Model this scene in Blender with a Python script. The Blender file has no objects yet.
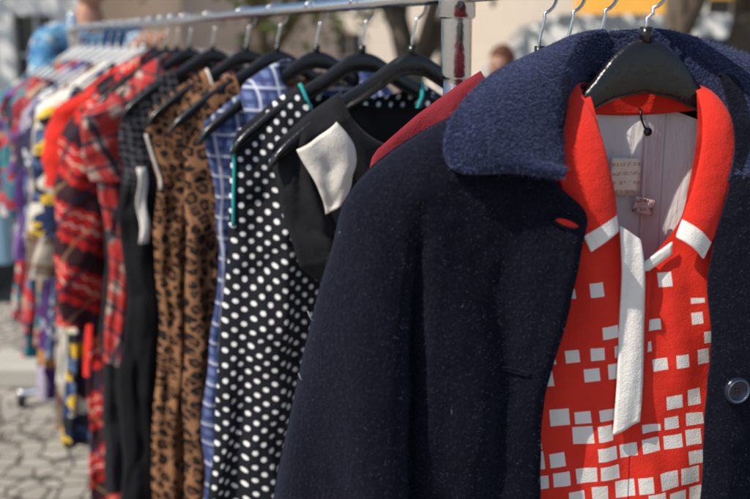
import bpy, math, random
from mathutils import Vector, noise, Matrix
from mathutils.bvhtree import BVHTree
random.seed(7)
sc = bpy.context.scene
COL = sc.collection
R = math.radians

# ------------------------------------------------------------ material helper
class M:
    def __init__(s, name, rough=.85, sheen=0.0, metal=0.0, trans=0.0, spec=.3, coat=0.0, sheen_tint=(1, 1, 1, 1)):
        s.m = bpy.data.materials.new(name); s.m.use_nodes = True
        s.t = s.m.node_tree; s.l = s.t.links
        s.b = s.t.nodes['Principled BSDF']; s.out = s.t.nodes['Material Output']
        s.b.inputs['Roughness'].default_value = rough
        s.b.inputs['Metallic'].default_value = metal
        s.b.inputs['Sheen Weight'].default_value = sheen
        s.b.inputs['Sheen Roughness'].default_value = .5
        s.b.inputs['Sheen Tint'].default_value = sheen_tint
        s.b.inputs['Specular IOR Level'].default_value = spec
        s.b.inputs['Coat Weight'].default_value = coat
        s.trans = trans; s._uv = None
    def node(s, t): return s.t.nodes.new(t)
    def put(s, sock, v):
        if isinstance(v, bpy.types.NodeSocket): s.l.new(v, sock)
        elif isinstance(v, tuple) and len(v) == 3 and sock.type == 'RGBA': sock.default_value = (*v, 1)
        else: sock.default_value = v
    def ma(s, op, a, b=0.0, c=0.0):
        n = s.node('ShaderNodeMath'); n.operation = op
        s.put(n.inputs[0], a); s.put(n.inputs[1], b)
        if op in ('COMPARE', 'MULTIPLY_ADD'): s.put(n.inputs[2], c)
        return n.outputs[0]
    def uv(s):
        if not s._uv:
            n = s.node('ShaderNodeTexCoord'); q = s.node('ShaderNodeSeparateXYZ')
            s.l.new(n.outputs['UV'], q.inputs[0]); s._uv = (q.outputs[0], q.outputs[1], n.outputs['UV'], n.outputs['Object'])
        return s._uv
    def vec(s, x, y, z=0.0):
        n = s.node('ShaderNodeCombineXYZ'); s.put(n.inputs[0], x); s.put(n.inputs[1], y); s.put(n.inputs[2], z); return n.outputs[0]
    def noise(s, v, scale, detail=3.0, rough=.5, color=False):
        n = s.node('ShaderNodeTexNoise'); s.l.new(v, n.inputs['Vector']); n.inputs['Scale'].default_value = scale
        n.inputs['Detail'].default_value = detail; n.inputs['Roughness'].default_value = rough
        return n.outputs['Color'] if color else n.outputs['Fac']
    def vor(s, v, scale, feature='F1', out='Distance', rnd=1.0):
        n = s.node('ShaderNodeTexVoronoi'); n.feature = feature; s.l.new(v, n.inputs['Vector'])
        n.inputs['Scale'].default_value = scale; n.inputs['Randomness'].default_value = rnd; return n.outputs[out]
    def white(s, v, out='Value'):
        n = s.node('ShaderNodeTexWhiteNoise'); n.noise_dimensions = '3D'; s.l.new(v, n.inputs['Vector']); return n.outputs[out]
    def mix(s, f, a, b, mode='MIX'):
        n = s.node('ShaderNodeMix'); n.data_type = 'RGBA'; n.blend_type = mode
        s.put(n.inputs[0], f); s.put(n.inputs[6], a); s.put(n.inputs[7], b); return n.outputs[2]
    def step(s, x, lo, hi):
        n = s.node('ShaderNodeMapRange'); n.interpolation_type = 'SMOOTHSTEP'
        s.put(n.inputs[0], x); n.inputs[1].default_value = lo; n.inputs[2].default_value = hi; return n.outputs[0]
    def ramp(s, x, stops, const=False):
        n = s.node('ShaderNodeValToRGB'); s.l.new(x, n.inputs[0]); cr = n.color_ramp
        if const: cr.interpolation = 'CONSTANT'
        while len(cr.elements) < len(stops): cr.elements.new(.5)
        for e, (p, c) in zip(cr.elements, stops): e.position = p; e.color = (*c, 1)
        return n.outputs[0]
    def band(s, x, period, width, off=0.0):
        return s.ma('LESS_THAN', s.ma('FRACT', s.ma('ADD', s.ma('DIVIDE', x, period), off)), width)
    def bump(s, h, dist=.001, strength=.6, prev=None):
        n = s.node('ShaderNodeBump'); s.l.new(h, n.inputs['Height']); n.inputs['Distance'].default_value = dist
        n.inputs['Strength'].default_value = strength
        if prev: s.l.new(prev, n.inputs['Normal'])
        return n.outputs[0]
    def done(s, col, normal=None, rough=None):
        s.put(s.b.inputs['Base Color'], col)
        if normal: s.l.new(normal, s.b.inputs['Normal'])
        if rough: s.l.new(rough, s.b.inputs['Roughness'])
        if s.trans > 0:
            t = s.node('ShaderNodeBsdfTranslucent'); s.put(t.inputs[0], col)
            x = s.node('ShaderNodeMixShader'); x.inputs[0].default_value = s.trans
            s.l.new(s.b.outputs[0], x.inputs[1]); s.l.new(t.outputs[0], x.inputs[2]); s.l.new(x.outputs[0], s.out.inputs[0])
        return s.m
    def cloth_bump(s, weave=700., wr=35., a=.0012):
        U = s.uv()
        b1 = s.bump(s.noise(U[3], wr, 3), .008, .4)
        return s.bump(s.noise(U[3], weave, 2), a, .6, b1)

def plain(name, col, rough=.8, var=.12, scale=20., **k):
    s = M(name, rough, **k); U = s.uv()
    n = s.noise(U[3], scale, 4)
    c = s.mix(n, tuple(x * (1 - var) for x in col), tuple(min(1, x * (1 + var)) for x in col))
    return s.done(c, s.bump(s.noise(U[3], scale * 8, 3), .002, .3))
def cloth(name, col, trans=.12, sheen=.1, var=.1, weave=700.):
    s = M(name, .85, sheen=sheen, trans=trans); U = s.uv()
    c = s.mix(s.noise(U[3], 60, 4), tuple(x * (1 - var) for x in col), tuple(min(1, x * (1 + var)) for x in col))
    return s.done(c, s.cloth_bump(weave))

# ------------------------------------------------------------ mesh helpers
def empty(name, loc=(0, 0, 0), rot=0.0):
    e = bpy.data.objects.new(name, None); e.location = loc; e.rotation_euler = (0, 0, rot); e.empty_display_size = .1
    COL.objects.link(e); return e
def mesh_obj(name, verts, faces, mats, parent=None, uvs=None, midx=None, smooth=True):
    me = bpy.data.meshes.new(name); me.from_pydata([tuple(v) for v in verts], [], faces)
    for m in (mats if isinstance(mats, (list, tuple)) else [mats]): me.materials.append(m)
    if uvs:
        ul = me.uv_layers.new(name='UVMap')
        for lp in me.loops: ul.data[lp.index].uv = uvs[lp.vertex_index]
    for i, p in enumerate(me.polygons):
        p.use_smooth = smooth
        if midx: p.material_index = midx[i]
    me.update()
    o = bpy.data.objects.new(name, me); COL.objects.link(o)
    if parent: o.parent = parent
    return o
def grid(name, P, mat, parent=None, uv=None, solid=0.0, sub=0, midx=None, closed=False):
    nr, nc = len(P), len(P[0]); V = [(p[0], -p[1], p[2]) for r in P for p in r]
    F = []; mi = []
    for i in range(nr - 1):
        for j in range(nc if closed else nc - 1):
            j2 = (j + 1) % nc
            F.append((i * nc + j, i * nc + j2, (i + 1) * nc + j2, (i + 1) * nc + j)); mi.append(midx(i, j) if midx else 0)
    uvs = [q for r in uv for q in r] if uv else [(p[0], p[2]) for r in P for p in r]
    o = mesh_obj(name, V, F, mat, parent, uvs, mi)
    if solid:
        m = o.modifiers.new('sol', 'SOLIDIFY'); m.thickness = solid; m.offset = 0
    if sub:
        m = o.modifiers.new('sub', 'SUBSURF'); m.levels = sub; m.render_levels = sub
    return o
def cr(pts, t):
    n = len(pts) - 1; x = min(max(t, 0), 1) * n; i = min(int(x), n - 1); f = x - i
    p = [Vector(pts[max(0, min(n, k))]) for k in (i - 1, i, i + 1, i + 2)]
    return .5 * ((2 * p[1]) + (p[2] - p[0]) * f + (2 * p[0] - 5 * p[1] + 4 * p[2] - p[3]) * f * f + (3 * p[1] - p[0] - 3 * p[2] + p[3]) * f ** 3)
def interp(tab, x):
    if x <= tab[0][0]: return tab[0][1]
    for (a, b), (c, d) in zip(tab, tab[1:]):
        if x <= c: return b + (d - b) * (x - a) / (c - a)
    (a, b), (c, d) = tab[-2], tab[-1]
    return d + (d - b) / (c - a) * (x - c)
def nz(x, y, z=0.0): return noise.noise(Vector((x, y, z)))
def tube(name, pts, rad, mat, parent=None, seg=12, cap=True):
    V = []; F = []; n = len(pts); pts = [Vector(p) for p in pts]
    up = None
    for i, p in enumerate(pts):
        d = (pts[min(i + 1, n - 1)] - pts[max(i - 1, 0)]).normalized()
        if up is None:
            up = Vector((0, 0, 1)) if abs(d.z) < .9 else Vector((1, 0, 0))
        a = d.cross(up).normalized(); up = a.cross(d).normalized()
        r = rad[i] if isinstance(rad, (list, tuple)) else rad
        for k in range(seg):
            an = 2 * math.pi * k / seg; V.append(p + a * math.cos(an) * r + up * math.sin(an) * r)
    for i in range(n - 1):
        for k in range(seg):
            F.append((i * seg + k, i * seg + (k + 1) % seg, (i + 1) * seg + (k + 1) % seg, (i + 1) * seg + k))
    if cap: F += [tuple(range(seg))[::-1], tuple(range((n - 1) * seg, n * seg))]
    return mesh_obj(name, V, F, mat, parent)
def box(name, c, s, mat, parent=None, bev=0.0, rz=0.0):
    x, y, z = [q / 2 for q in s]
    V = [(i * x, j * y, k * z) for i in (-1, 1) for j in (-1, 1) for k in (-1, 1)]
    F = [(0, 1, 3, 2), (4, 6, 7, 5), (0, 4, 5, 1), (2, 3, 7, 6), (0, 2, 6, 4), (1, 5, 7, 3)]
    o = mesh_obj(name, V, F, mat, parent, smooth=False); o.location = c; o.rotation_euler = (0, 0, rz)
    if bev:
        m = o.modifiers.new('b', 'BEVEL'); m.width = bev; m.segments = 3
    return o

# ------------------------------------------------------------ materials
chrome = plain('chrome', (.75, .75, .76), .18, .05, 12, metal=1.0)
steel = plain('steel_wire', (.6, .6, .61), .28, .05, 12, metal=1.0)
blk = plain('black_plastic', (.009, .009, .010), .24, .2, 30, spec=.6)
wht_pl = plain('white_plastic', (.72, .72, .70), .35, .05, 30, spec=.5)
castiron = plain('rubber', (.03, .03, .03), .8)

def m_coat(name, a, b_, c2, sheen, tuft):
    s = M(name, .95, sheen=sheen, spec=.10, sheen_tint=(.45, .52, .9, 1)); U = s.uv()
    n1 = s.noise(U[3], 25, 4); n2 = s.noise(U[3], 340, 4, .7)
    c = s.mix(n1, a, b_)
    c = s.mix(s.step(n2, .50, .72), c, c2)
    b = s.bump(s.noise(U[3], 22, 3), .009, .5)
    b = s.bump(s.noise(U[3], 240, 4, .75), .0035, .9, b)
    if tuft:
        v = s.vor(U[3], 360, rnd=1.0); b = s.bump(s.ma('ADD', s.ma('MULTIPLY', v, -1.0), s.noise(U[3], 170, 3)), .003, .8, b)
    return s.done(c, b)
def m_dress():
    s = M('red_crepe_print', .75, sheen=.03, trans=.12); U = s.uv(); x, y = U[0], U[1]
    y2 = s.ma('DIVIDE', s.ma('ADD', y, s.ma('MULTIPLY', x, -.09)), .0205)
    row = s.ma('FLOOR', y2)
    sh = s.white(s.vec(row, 3.3, 1.7))
    xs = s.ma('ADD', s.ma('DIVIDE', s.ma('ADD', x, s.ma('MULTIPLY', y, .12)), .0235), s.ma('MULTIPLY', sh, .8))
    colm = s.ma('FLOOR', xs)
    h = s.white(s.vec(row, colm, 5.1)); h2 = s.white(s.vec(row, colm, 9.4)); h3 = s.white(s.vec(colm, row, 2.2))
    fx = s.ma('FRACT', xs); fy = s.ma('FRACT', y2)
    low = s.step(s.ma('MULTIPLY', y, -1.0), -1.33, -1.12)
    wx = s.ma('ADD', s.ma('MULTIPLY', h2, .25), s.ma('ADD', s.ma('MULTIPLY', low, .18), .45)); wy = s.ma('ADD', s.ma('MULTIPLY', h3, .30), s.ma('ADD', s.ma('MULTIPLY', low, .25), .38))
    dens = s.ma('ADD', s.ma('MULTIPLY', low, .36), .32)
    on = s.ma('MULTIPLY', s.ma('LESS_THAN', fx, wx), s.ma('LESS_THAN', fy, wy))
    on = s.ma('MULTIPLY', on, s.ma('LESS_THAN', h, dens)); on = s.ma('MULTIPLY', on, s.ma('LESS_THAN', row, 64.5))
    red = s.mix(s.noise(U[3], 40, 4), (.72, .022, .010), (.84, .038, .018))
    return s.done(s.mix(on, red, (.84, .80, .76)), s.cloth_bump(900, 25))
def m_polka():
    s = M('polka_cotton', .8, trans=.04); U = s.uv(); x, y = U[0], U[1]
    p = .0225
    a = s.ma('SUBTRACT', s.ma('FRACT', s.ma('DIVIDE', x, p)), .5); b = s.ma('SUBTRACT', s.ma('FRACT', s.ma('DIVIDE', y, p)), .5)
    a2 = s.ma('SUBTRACT', s.ma('FRACT', s.ma('ADD', s.ma('DIVIDE', x, p), .5)), .5); b2 = s.ma('SUBTRACT', s.ma('FRACT', s.ma('ADD', s.ma('DIVIDE', y, p), .5)), .5)
    r1 = s.ma('ADD', s.ma('MULTIPLY', a, a), s.ma('MULTIPLY', b, b)); r2 = s.ma('ADD', s.ma('MULTIPLY', a2, a2), s.ma('MULTIPLY', b2, b2))
    d = s.ma('LESS_THAN', s.ma('MINIMUM', r1, r2), .165 ** 2)
    base = s.mix(s.noise(U[3], 30, 3), (.004, .005, .009), (.008, .010, .017))
    return s.done(s.mix(d, base, (.82, .82, .82)), s.cloth_bump(800, 25))
def m_leopard(name='leopard_print', tint=1.0):
    s = M(name, .8, trans=.05); U = s.uv()
    w = s.noise(U[2], 60, 2, color=True)
    n = s.node('ShaderNodeMix'); n.data_type = 'VECTOR'; n.inputs[0].default_value = .012
    s.l.new(U[2], n.inputs[4]); s.l.new(w, n.inputs[5]); v = n.outputs[1]
    d = s.vor(v, 46, rnd=.75); de = s.vor(v, 46, 'DISTANCE_TO_EDGE', rnd=.75)
    brk = s.noise(U[2], 105, 2)
    ring = s.ma('MULTIPLY', s.ma('GREATER_THAN', d, .21), s.ma('MULTIPLY', s.ma('GREATER_THAN', de, .075), s.ma('LESS_THAN', d, .56)))
    ring = s.ma('MULTIPLY', ring, s.ma('GREATER_THAN', brk, .39))
    base = s.mix(s.noise(U[3], 12, 3), (.19 * tint, .085 * tint, .036 * tint), (.30 * tint, .145 * tint, .068 * tint))
    base = s.mix(s.ma('LESS_THAN', d, .26), base, (.13 * tint, .048 * tint, .017 * tint))
    return s.done(s.mix(ring, base, (.008, .005, .004)), s.cloth_bump(800, 25))
def m_plaid(name, base, cols, diag=0.0, trans=.08, wob=.004, zig=0.0):
    s = M(name, .85, sheen=.06, trans=trans); U = s.uv()
    nn = s.ma('MULTIPLY', s.ma('SUBTRACT', s.noise(U[3], 14, 2), .5), wob * 2)
    x = s.ma('ADD', U[0], nn); y = s.ma('ADD', U[1], nn)
    if diag:
        x2 = s.ma('ADD', s.ma('MULTIPLY', x, math.cos(diag)), s.ma('MULTIPLY', y, math.sin(diag)))
        y = s.ma('SUBTRACT', s.ma('MULTIPLY', y, math.cos(diag)), s.ma('MULTIPLY', x, math.sin(diag))); x = x2
    if zig: y = s.ma('ADD', y, s.ma('MULTIPLY', s.ma('ABSOLUTE', s.ma('SUBTRACT', s.ma('FRACT', s.ma('DIVIDE', x, .026)), .5)), zig))
    c = s.mix(s.noise(U[3], 30, 3), tuple(q * .8 for q in base), base)
    for col, per, wd, off, ax, op in cols:
        c = s.mix(s.ma('MULTIPLY', s.band(x if ax == 'x' else y, per, wd, off), op), c, col)
    return s.done(c, s.cloth_bump(700, 25))
def m_floral(name, stops, scale=28., scale2=70., over=None, trans=.1, stretch=1.0, obj=False):
    s = M(name, .8, trans=trans); U = s.uv()
    v = U[3] if obj else s.vec(U[0], s.ma('MULTIPLY', U[1], stretch), 0.0)
    w = s.noise(v, 18, 3, color=True)
    n = s.node('ShaderNodeMix'); n.data_type = 'VECTOR'; n.inputs[0].default_value = .06
    s.l.new(v, n.inputs[4]); s.l.new(w, n.inputs[5])
    h = s.white(s.vor(n.outputs[1], scale, out='Position'))
    c = s.ramp(h, stops, True)
    if over:
        d = s.vor(n.outputs[1], scale2); h2 = s.white(s.vor(n.outputs[1], scale2, out='Position'))
        c = s.mix(s.ma('MULTIPLY', s.ma('LESS_THAN', d, .33), s.ma('LESS_THAN', h2, .6)), c, over)
    return s.done(c, s.cloth_bump(700, 25))
def m_lace():
    s = M('black_lace', .8, sheen=.04, spec=.2); U = s.uv()
    d = s.vor(U[2], 62, rnd=.25); e = s.vor(U[2], 260)
    hole = s.ma('MULTIPLY', s.step(d, .3, .55), s.step(e, .2, .5))
    up = s.step(U[1], 1.20, 1.26)
    c = s.mix(s.ma('MULTIPLY', hole, up), (.004, .004, .006), (.06, .06, .075))
    return s.done(c, s.bump(s.ma('MULTIPLY', d, up), .008, 1.0, s.cloth_bump(600, 22)))

COAT = m_coat('navy_wool', (.0024, .0028, .0062), (.0052, .006, .013), (.014, .016, .032), .06, False)
COLLAR = m_coat('navy_felted_wool', (.007, .010, .030), (.016, .022, .060), (.06, .074, .16), .25, True)
DRESS = m_dress(); POLKA = m_polka(); LEO = m_leopard(); LEO2 = m_leopard('leopard_print_pale', 1.25); LACE = m_lace()
RED = cloth('red_crepe', (.78, .028, .014), .15)
WHT = cloth('white_crepe', (.86, .83, .79), .1)
CREAM = cloth('cream_satin', (.78, .75, .68), .1)
def m_lining():
    s = M('white_lining', .6, trans=.3); U = s.uv()
    seam = s.ma('COMPARE', s.ma('ABSOLUTE', s.ma('ADD', U[0], 0.008)), .047, .0007)
    c = s.mix(s.noise(U[3], 30, 4), (.86, .80, .81), (.91, .88, .88))
    return s.done(s.mix(s.ma('MULTIPLY', seam, .5), c, (.45, .38, .4)), s.bump(s.noise(s.vec(s.ma('MULTIPLY', U[0], 4.0), U[1]), 30, 3), .006, .5))
LIN = m_lining()
TEAL = cloth('teal_trim', (.02, .35, .36)); MAROON = cloth('maroon_wool', (.22, .012, .022), .03, .1)
BLACKF = cloth('black_fabric', (.006, .006, .009), 0, .04)
GING = m_plaid('blue_gingham', (.13, .18, .36), [((.03, .045, .15), .018, .45, 0, 'x', .8), ((.03, .045, .15), .018, .45, 0, 'y', .8), ((.6, .62, .7), .036, .12, .3, 'x', .7), ((.6, .62, .7), .036, .12, .3, 'y', .7)])
REDCHK = m_plaid('red_zigzag_knit', (.62, .02, .018), [((.010, .008, .014), .13, .36, 0, 'y', .95), ((.72, .62, .52), .13, .035, .32, 'y', .85), ((.62, .50, .40), .13, .03, .12, 'y', .8), ((.010, .008, .014), .13, .07, .5, 'y', .9), ((.02, .02, .05), .12, .12, .1, 'x', .7), ((.45, .25, .12), .12, .05, .6, 'x', .5)], diag=.6, wob=.018, zig=.016)
REDPAT = m_plaid('red_cream_check', (.50, .36, .30), [((.5, .02, .02), .05, .55, 0, 'x', .9), ((.42, .02, .02), .06, .5, 0, 'y', .85), ((.02, .02, .04), .06, .14, .2, 'y', .9), ((.02, .02, .04), .10, .12, .2, 'x', .9)], diag=-.3, wob=.015)
YEL = m_floral('yellow_floral', [(0, (.02, .02, .03)), (.3, (.75, .5, .04)), (.5, (.02, .04, .12)), (.7, (.7, .66, .55)), (.85, (.1, .16, .3))], 26, 70, (.02, .02, .02))
BRPL = m_plaid('brown_plaid', (.50, .44, .36), [((.10, .05, .03), .09, .4, 0, 'x', .8), ((.12, .06, .04), .1, .35, 0, 'y', .75), ((.6, .56, .5), .09, .1, .15, 'x', .8), ((.25, .05, .04), .1, .06, .7, 'y', .9)], diag=.2, wob=.015)
PUR = m_floral('purple_print', [(0, (.08, .03, .16)), (.35, (.02, .02, .05)), (.6, (.22, .13, .32)), (.8, (.45, .4, .5)), (.92, (.5, .22, .06))], 18, 45, (.05, .02, .09), stretch=.5)
TEF = m_floral('teal_paisley', [(0, (.03, .24, .28)), (.35, (.55, .04, .05)), (.5, (.02, .05, .08)), (.65, (.6, .56, .5)), (.8, (.05, .20, .32))], 17, 46, (.5, .06, .05))
RF = m_floral('red_paisley', [(0, (.35, .03, .05)), (.3, (.08, .02, .04)), (.5, (.45, .3, .2)), (.7, (.04, .20, .26)), (.88, (.16, .06, .25))], 17, 46, (.4, .3, .24))
GREYP = m_floral('blue_grey_print', [(0, (.08, .12, .25)), (.4, (.3, .34, .44)), (.7, (.03, .035, .09)), (.9, (.7, .7, .7))], 34, 80, (.03, .04, .1))

# ------------------------------------------------------------ rack geometry
RZ = 1.60
def railx(Y): return .704 - .444 * Y
YAW = math.atan(.444)
HT = [(0, 1.527), (.02, 1.523), (.04, 1.510), (.07, 1.490), (.1, 1.474), (.15, 1.443), (.2, 1.405), (.215, 1.388)]
HTW = [(0, 1.545), (.02, 1.540), (.04, 1.522), (.06, 1.494), (.1, 1.470), (.15, 1.443), (.19, 1.415)]
HBW = [(0, 1.494), (.03, 1.488), (.06, 1.474), (.1, 1.448), (.15, 1.418), (.19, 1.392)]
def hanger(Y, yaw, mat=None, wide=False, parent_loc=None, name='coat_hanger'):
    mat = mat or blk
    e = empty(name, parent_loc or (railx(Y), Y, 0), yaw)
    top = HTW if wide else HT
    umax = top[-1][0]; n = 60; P = []
    for i in range(n + 1):
        u = -umax + 2 * umax * i / n; a = abs(u)
        zt = interp(top, a); zb = interp(HBW, a) if wide else zt - (.030 - .012 * a / umax)
        zt = sum(interp(top, abs(u + d)) for d in (-.008, 0, .008)) / 3
        hh = (zt - zb) / 2; th = .0070 + .002 * (a / umax) ** 2
        k = math.sqrt(max(0.0, 1 - (a / umax) ** 30)) + .02; hh *= k; th *= k
        zc = (zt + zb) / 2; yc = .009 * (a / umax) ** 2
        P.append([(u, yc + th * math.copysign(abs(math.cos(q)) ** .7, math.cos(q)), zc + hh * math.copysign(abs(math.sin(q)) ** .8, math.sin(q))) for q in [2 * math.pi * k / 14 for k in range(14)]])
    grid('hanger_body', P, mat, e, closed=True)
    zc = top[0][1]; pts = [(0, 0, zc - .005), (0, 0, zc + .018)]
    r = .021; cz = RZ + .0105 + .003 - r
    pts += [(0.006, 0, cz - r - .004)]
    for k in range(15):
        an = R(-75 + k * 17); pts.append((r * math.cos(an), 0, cz + r * math.sin(an)))
    tube('hook', pts, .0019, steel, e, 8)
    tube('collar', [(0, 0, zc - .004), (0, 0, zc + .01)], .006, mat, e, 10)
    return e

def garment(name, Y, mat, du=.2, dyaw=0.0, neckw=.085, nf_=.10, nb=.025, hem=.45, flare=.05, T=.04, amp=.012, nf=4, sleeves=None, slmat=None, armhole=True, seed=0, hmat=None, trim=None, hang=True, collar=None, prof=None):
    amp *= 1.3
    yaw = YAW + R(dyaw); e = empty(name, (railx(Y), Y, 0), yaw)
    if hang: hanger(Y, yaw, hmat)
    rg = random.Random(seed); ph = rg.uniform(0, 6); ph2 = rg.uniform(0, 6); sx = seed * 7.3
    def top(u, dip):
        a = abs(u); z = interp(HT, a) + .007
        if a > .2: z -= (a - .2) * 1.2
        if a < neckw: z = interp(HT, neckw) + .007 - dip * (1 - (a / neckw) ** 2) ** .6
        return z
    L = 1.4 - hem
    prof = prof or [(0, du), (.04, du * .97), (.13, du * (.88 if armhole else 1.0)), (.24, du * (.95 if armhole else 1.0)), (.42, du * .9), (.6, du * .98 + flare * .3), (L, du + flare)]
    NU, NV = 72, 84
    for side in (1, -1):
        P = []; UVs = []
        for i in range(NV + 1):
            t = (i / NV) ** 1.25; row = []; uvr = []
            for j in range(NU + 1):
                s = -math.cos(math.pi * j / NU); s = .5 * s + .5 * (2 * j / NU - 1)
                u0 = s * du; zt = top(u0, nf_ if side > 0 else nb); z = zt + (hem - zt) * t
                D = max(0, 1.4 - z); hw = interp(prof, D) if z < 1.4 else du
                f = min(1, t / .12); u = s * hw
                w = side * T * (1 - abs(s) ** 3) ** .5 * max(f, .0) ** .5
                if abs(u0) < neckw: w += side * .012 * (1 - f)
                env = (1 - abs(s) ** 10)
                fa = amp * min(1, t * 1.6) ** .8
                fold = fa * (math.sin(nf * math.pi * s + ph + 1.8 * nz(z * 2, sx)) + .6 * math.sin(2.3 * nf * math.pi * s + ph2 + 2.4 * nz(z * 1.6, sx + 5)) + .3 * math.sin(4.1 * nf * math.pi * s + ph2 * 2 + 3 * nz(z * 2.2, sx + 9)))
                w += env * fold + .013 * nz(u * 11 + sx, z * 5) * f + .009 * nz(u * 24 + sx + z * 8, z * 13 - u * 6) * f
                cres = 1 - abs(nz(u * 9 + sx + z * 5, z * 6 - u * 4, 3)) * 6
                w -= env * side * .009 * max(0, cres) ** 2 * f
                u += .012 * nz(sx, z * 3, 2.2) * f + .009 * nz(s * 3, z * 8, sx) * f
                zz = z + (.006 * math.sin(nf * math.pi * s + ph) + .012 * nz(s * 2, sx)) * t
                row.append((u, w, zz)); uvr.append((s * (du + (hw - du) * .6) + side * 3.7 + seed, z + .3 * (w * side)))
            P.append(row); UVs.append(uvr)
        grid('front' if side > 0 else 'back', P, mat, e, UVs)
        if trim and side > 0:
            pts = [(P[i][1][0] + .001, -P[i][1][1] - .004, P[i][1][2]) for i in range(0, 16)]
            tube('armhole_binding', pts, .003, trim, e, 8)
            c0 = [j for j in range(NU + 1) if abs(-math.cos(math.pi * j / NU) * .5 + .5 * (2 * j / NU - 1)) * du < neckw + .004]
            tube('neck_binding', [(P[0][j][0], -P[0][j][1] - .002, P[0][j][2]) for j in c0], .003, trim, e, 8)
    if sleeves:
        Ls, r0, r1, out = sleeves
        for sg in (-1, 1):
            P = []; UVs = []; n = 44
            for i in range(n + 1):
                t = i / n; c = min(1, (t / .16)) ** .5
                ru = (r0 + (r1 - r0) * t) * c + .004; rw = ru * (.62 + .1 * nz(t * 4, sx))
                cu = sg * (du - .035 + out * t ** .8) ; z = 1.412 - Ls * t; cw = .01 + .012 * math.sin(3 * t + ph)
                row = []; uvr = []
                for k in range(32):
                    an = 2 * math.pi * k / 32
                    rr = 1 + .10 * math.sin(3 * an + 7 * t + ph) * t + .26 * nz(math.cos(an) * 1.3 + sx, math.sin(an) * 1.3, z * 10) + .14 * nz(math.cos(an) * 3 + sx, math.sin(an) * 3, z * 24)
                    row.append((cu + ru * rr * math.cos(an) - sg * .02 * t * t, cw + rw * rr * math.sin(an), z + .012 * math.cos(an) * (-sg) * (1 - t)))
                    uvr.append((an * .045 + seed, z))
                P.append(row); UVs.append(uvr)
            grid('sleeve', P, slmat or mat, e, UVs, closed=True)
    if collar:
        for sg in (-1, 1):
            P = []
            F0 = [(sg * .03, -.03, 1.512), (sg * .065, -.005, 1.508), (sg * .07, .025, 1.475), (sg * .035, .045, 1.42)]
            O0 = [(sg * .045, -.05, 1.485), (sg * .12, -.02, 1.475), (sg * .14, .035, 1.43), (sg * .09, .055, 1.375)]
            for i in range(17):
                a, b = cr(F0, i / 16), cr(O0, i / 16)
                P.append([tuple(a.lerp(b, j / 6) + Vector((0, .010 * math.sin(math.pi * j / 6), .004 * math.sin(math.pi * j / 6)))) for j in range(7)])
            grid('collar', P, collar, e, solid=.003)
    return e

rack = empty('clothes_rack')
tube('rail', [(railx(.35), .35, RZ), (railx(2.4), 2.4, RZ), (railx(4.45), 4.45, RZ)], .0105, chrome, rack, 20)
def post(Y, topz):
    x = railx(Y)
    tube('upright', [(x, Y, .06), (x, Y, 1.50)], .0165, chrome, rack, 24)
    tube('upright_sleeve', [(x, Y, 1.495), (x, Y, 1.50), (x, Y, topz - .004), (x, Y, topz)], [.018, .0195, .0195, .018], chrome, rack, 24)
    tube('clamp_ring', [(x, Y, RZ - .03), (x, Y, RZ - .027), (x, Y, RZ + .027), (x, Y, RZ + .03)], [.021, .0235, .0235, .021], chrome, rack, 24)
    dx, dy = .914 * .3, .406 * .3
    tube('foot', [(x - dx, Y - dy, .06), (x + dx, Y + dy, .06)], .015, chrome, rack, 16)
    for sg in (-1, 1):
        bx, by = x + sg * dx, Y + sg * dy
        tube('castor', [(bx - .012, by, .03), (bx + .012, by, .03)], .029, castiron, rack, 20)
        tube('castor_stem', [(bx, by, .045), (bx, by, .075)], .01, chrome, rack, 10)
post(.42, 1.85); post(1.352, 1.85); post(4.40, 1.66)

# ------------------------------------------------------------ coat + dress
OC = (.255, 1.0, 0); YC = R(12)
coat = empty('navy_wool_coat', OC, YC); dress = empty('red_patterned_dress', OC, YC)
hanger(1.0, YC, wide=True, parent_loc=OC)
LL = [(-.13, 1.495), (-.165, 1.483), (-.201, 1.467), (-.238, 1.447), (-.268, 1.424), (-.289, 1.396), (-.299, 1.36), (-.314, 1.309), (-.332, 1.232), (-.347, 1.17), (-.358, 1.113), (-.372, 1.0), (-.38, .86), (-.385, .72)]
RL = [(-.085, 1.512), (-.09, 1.49), (-.098, 1.465), (-.106, 1.44), (-.108, 1.418), (-.079, 1.390), (-.083, 1.362), (-.092, 1.311), (-.108, 1.254), (-.113, 1.20), (-.114, 1.11), (-.114, 1.0), (-.114, .86), (-.115, .70)]
RR = [(.068, 1.512), (.070, 1.49), (.072, 1.465), (.072, 1.44), (.068, 1.418), (.061, 1.390), (.054, 1.362), (.048, 1.311), (.050, 1.254), (.049, 1.20), (.044, 1.11), (.043, 1.0), (.043, .86), (.043, .70)]
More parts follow.
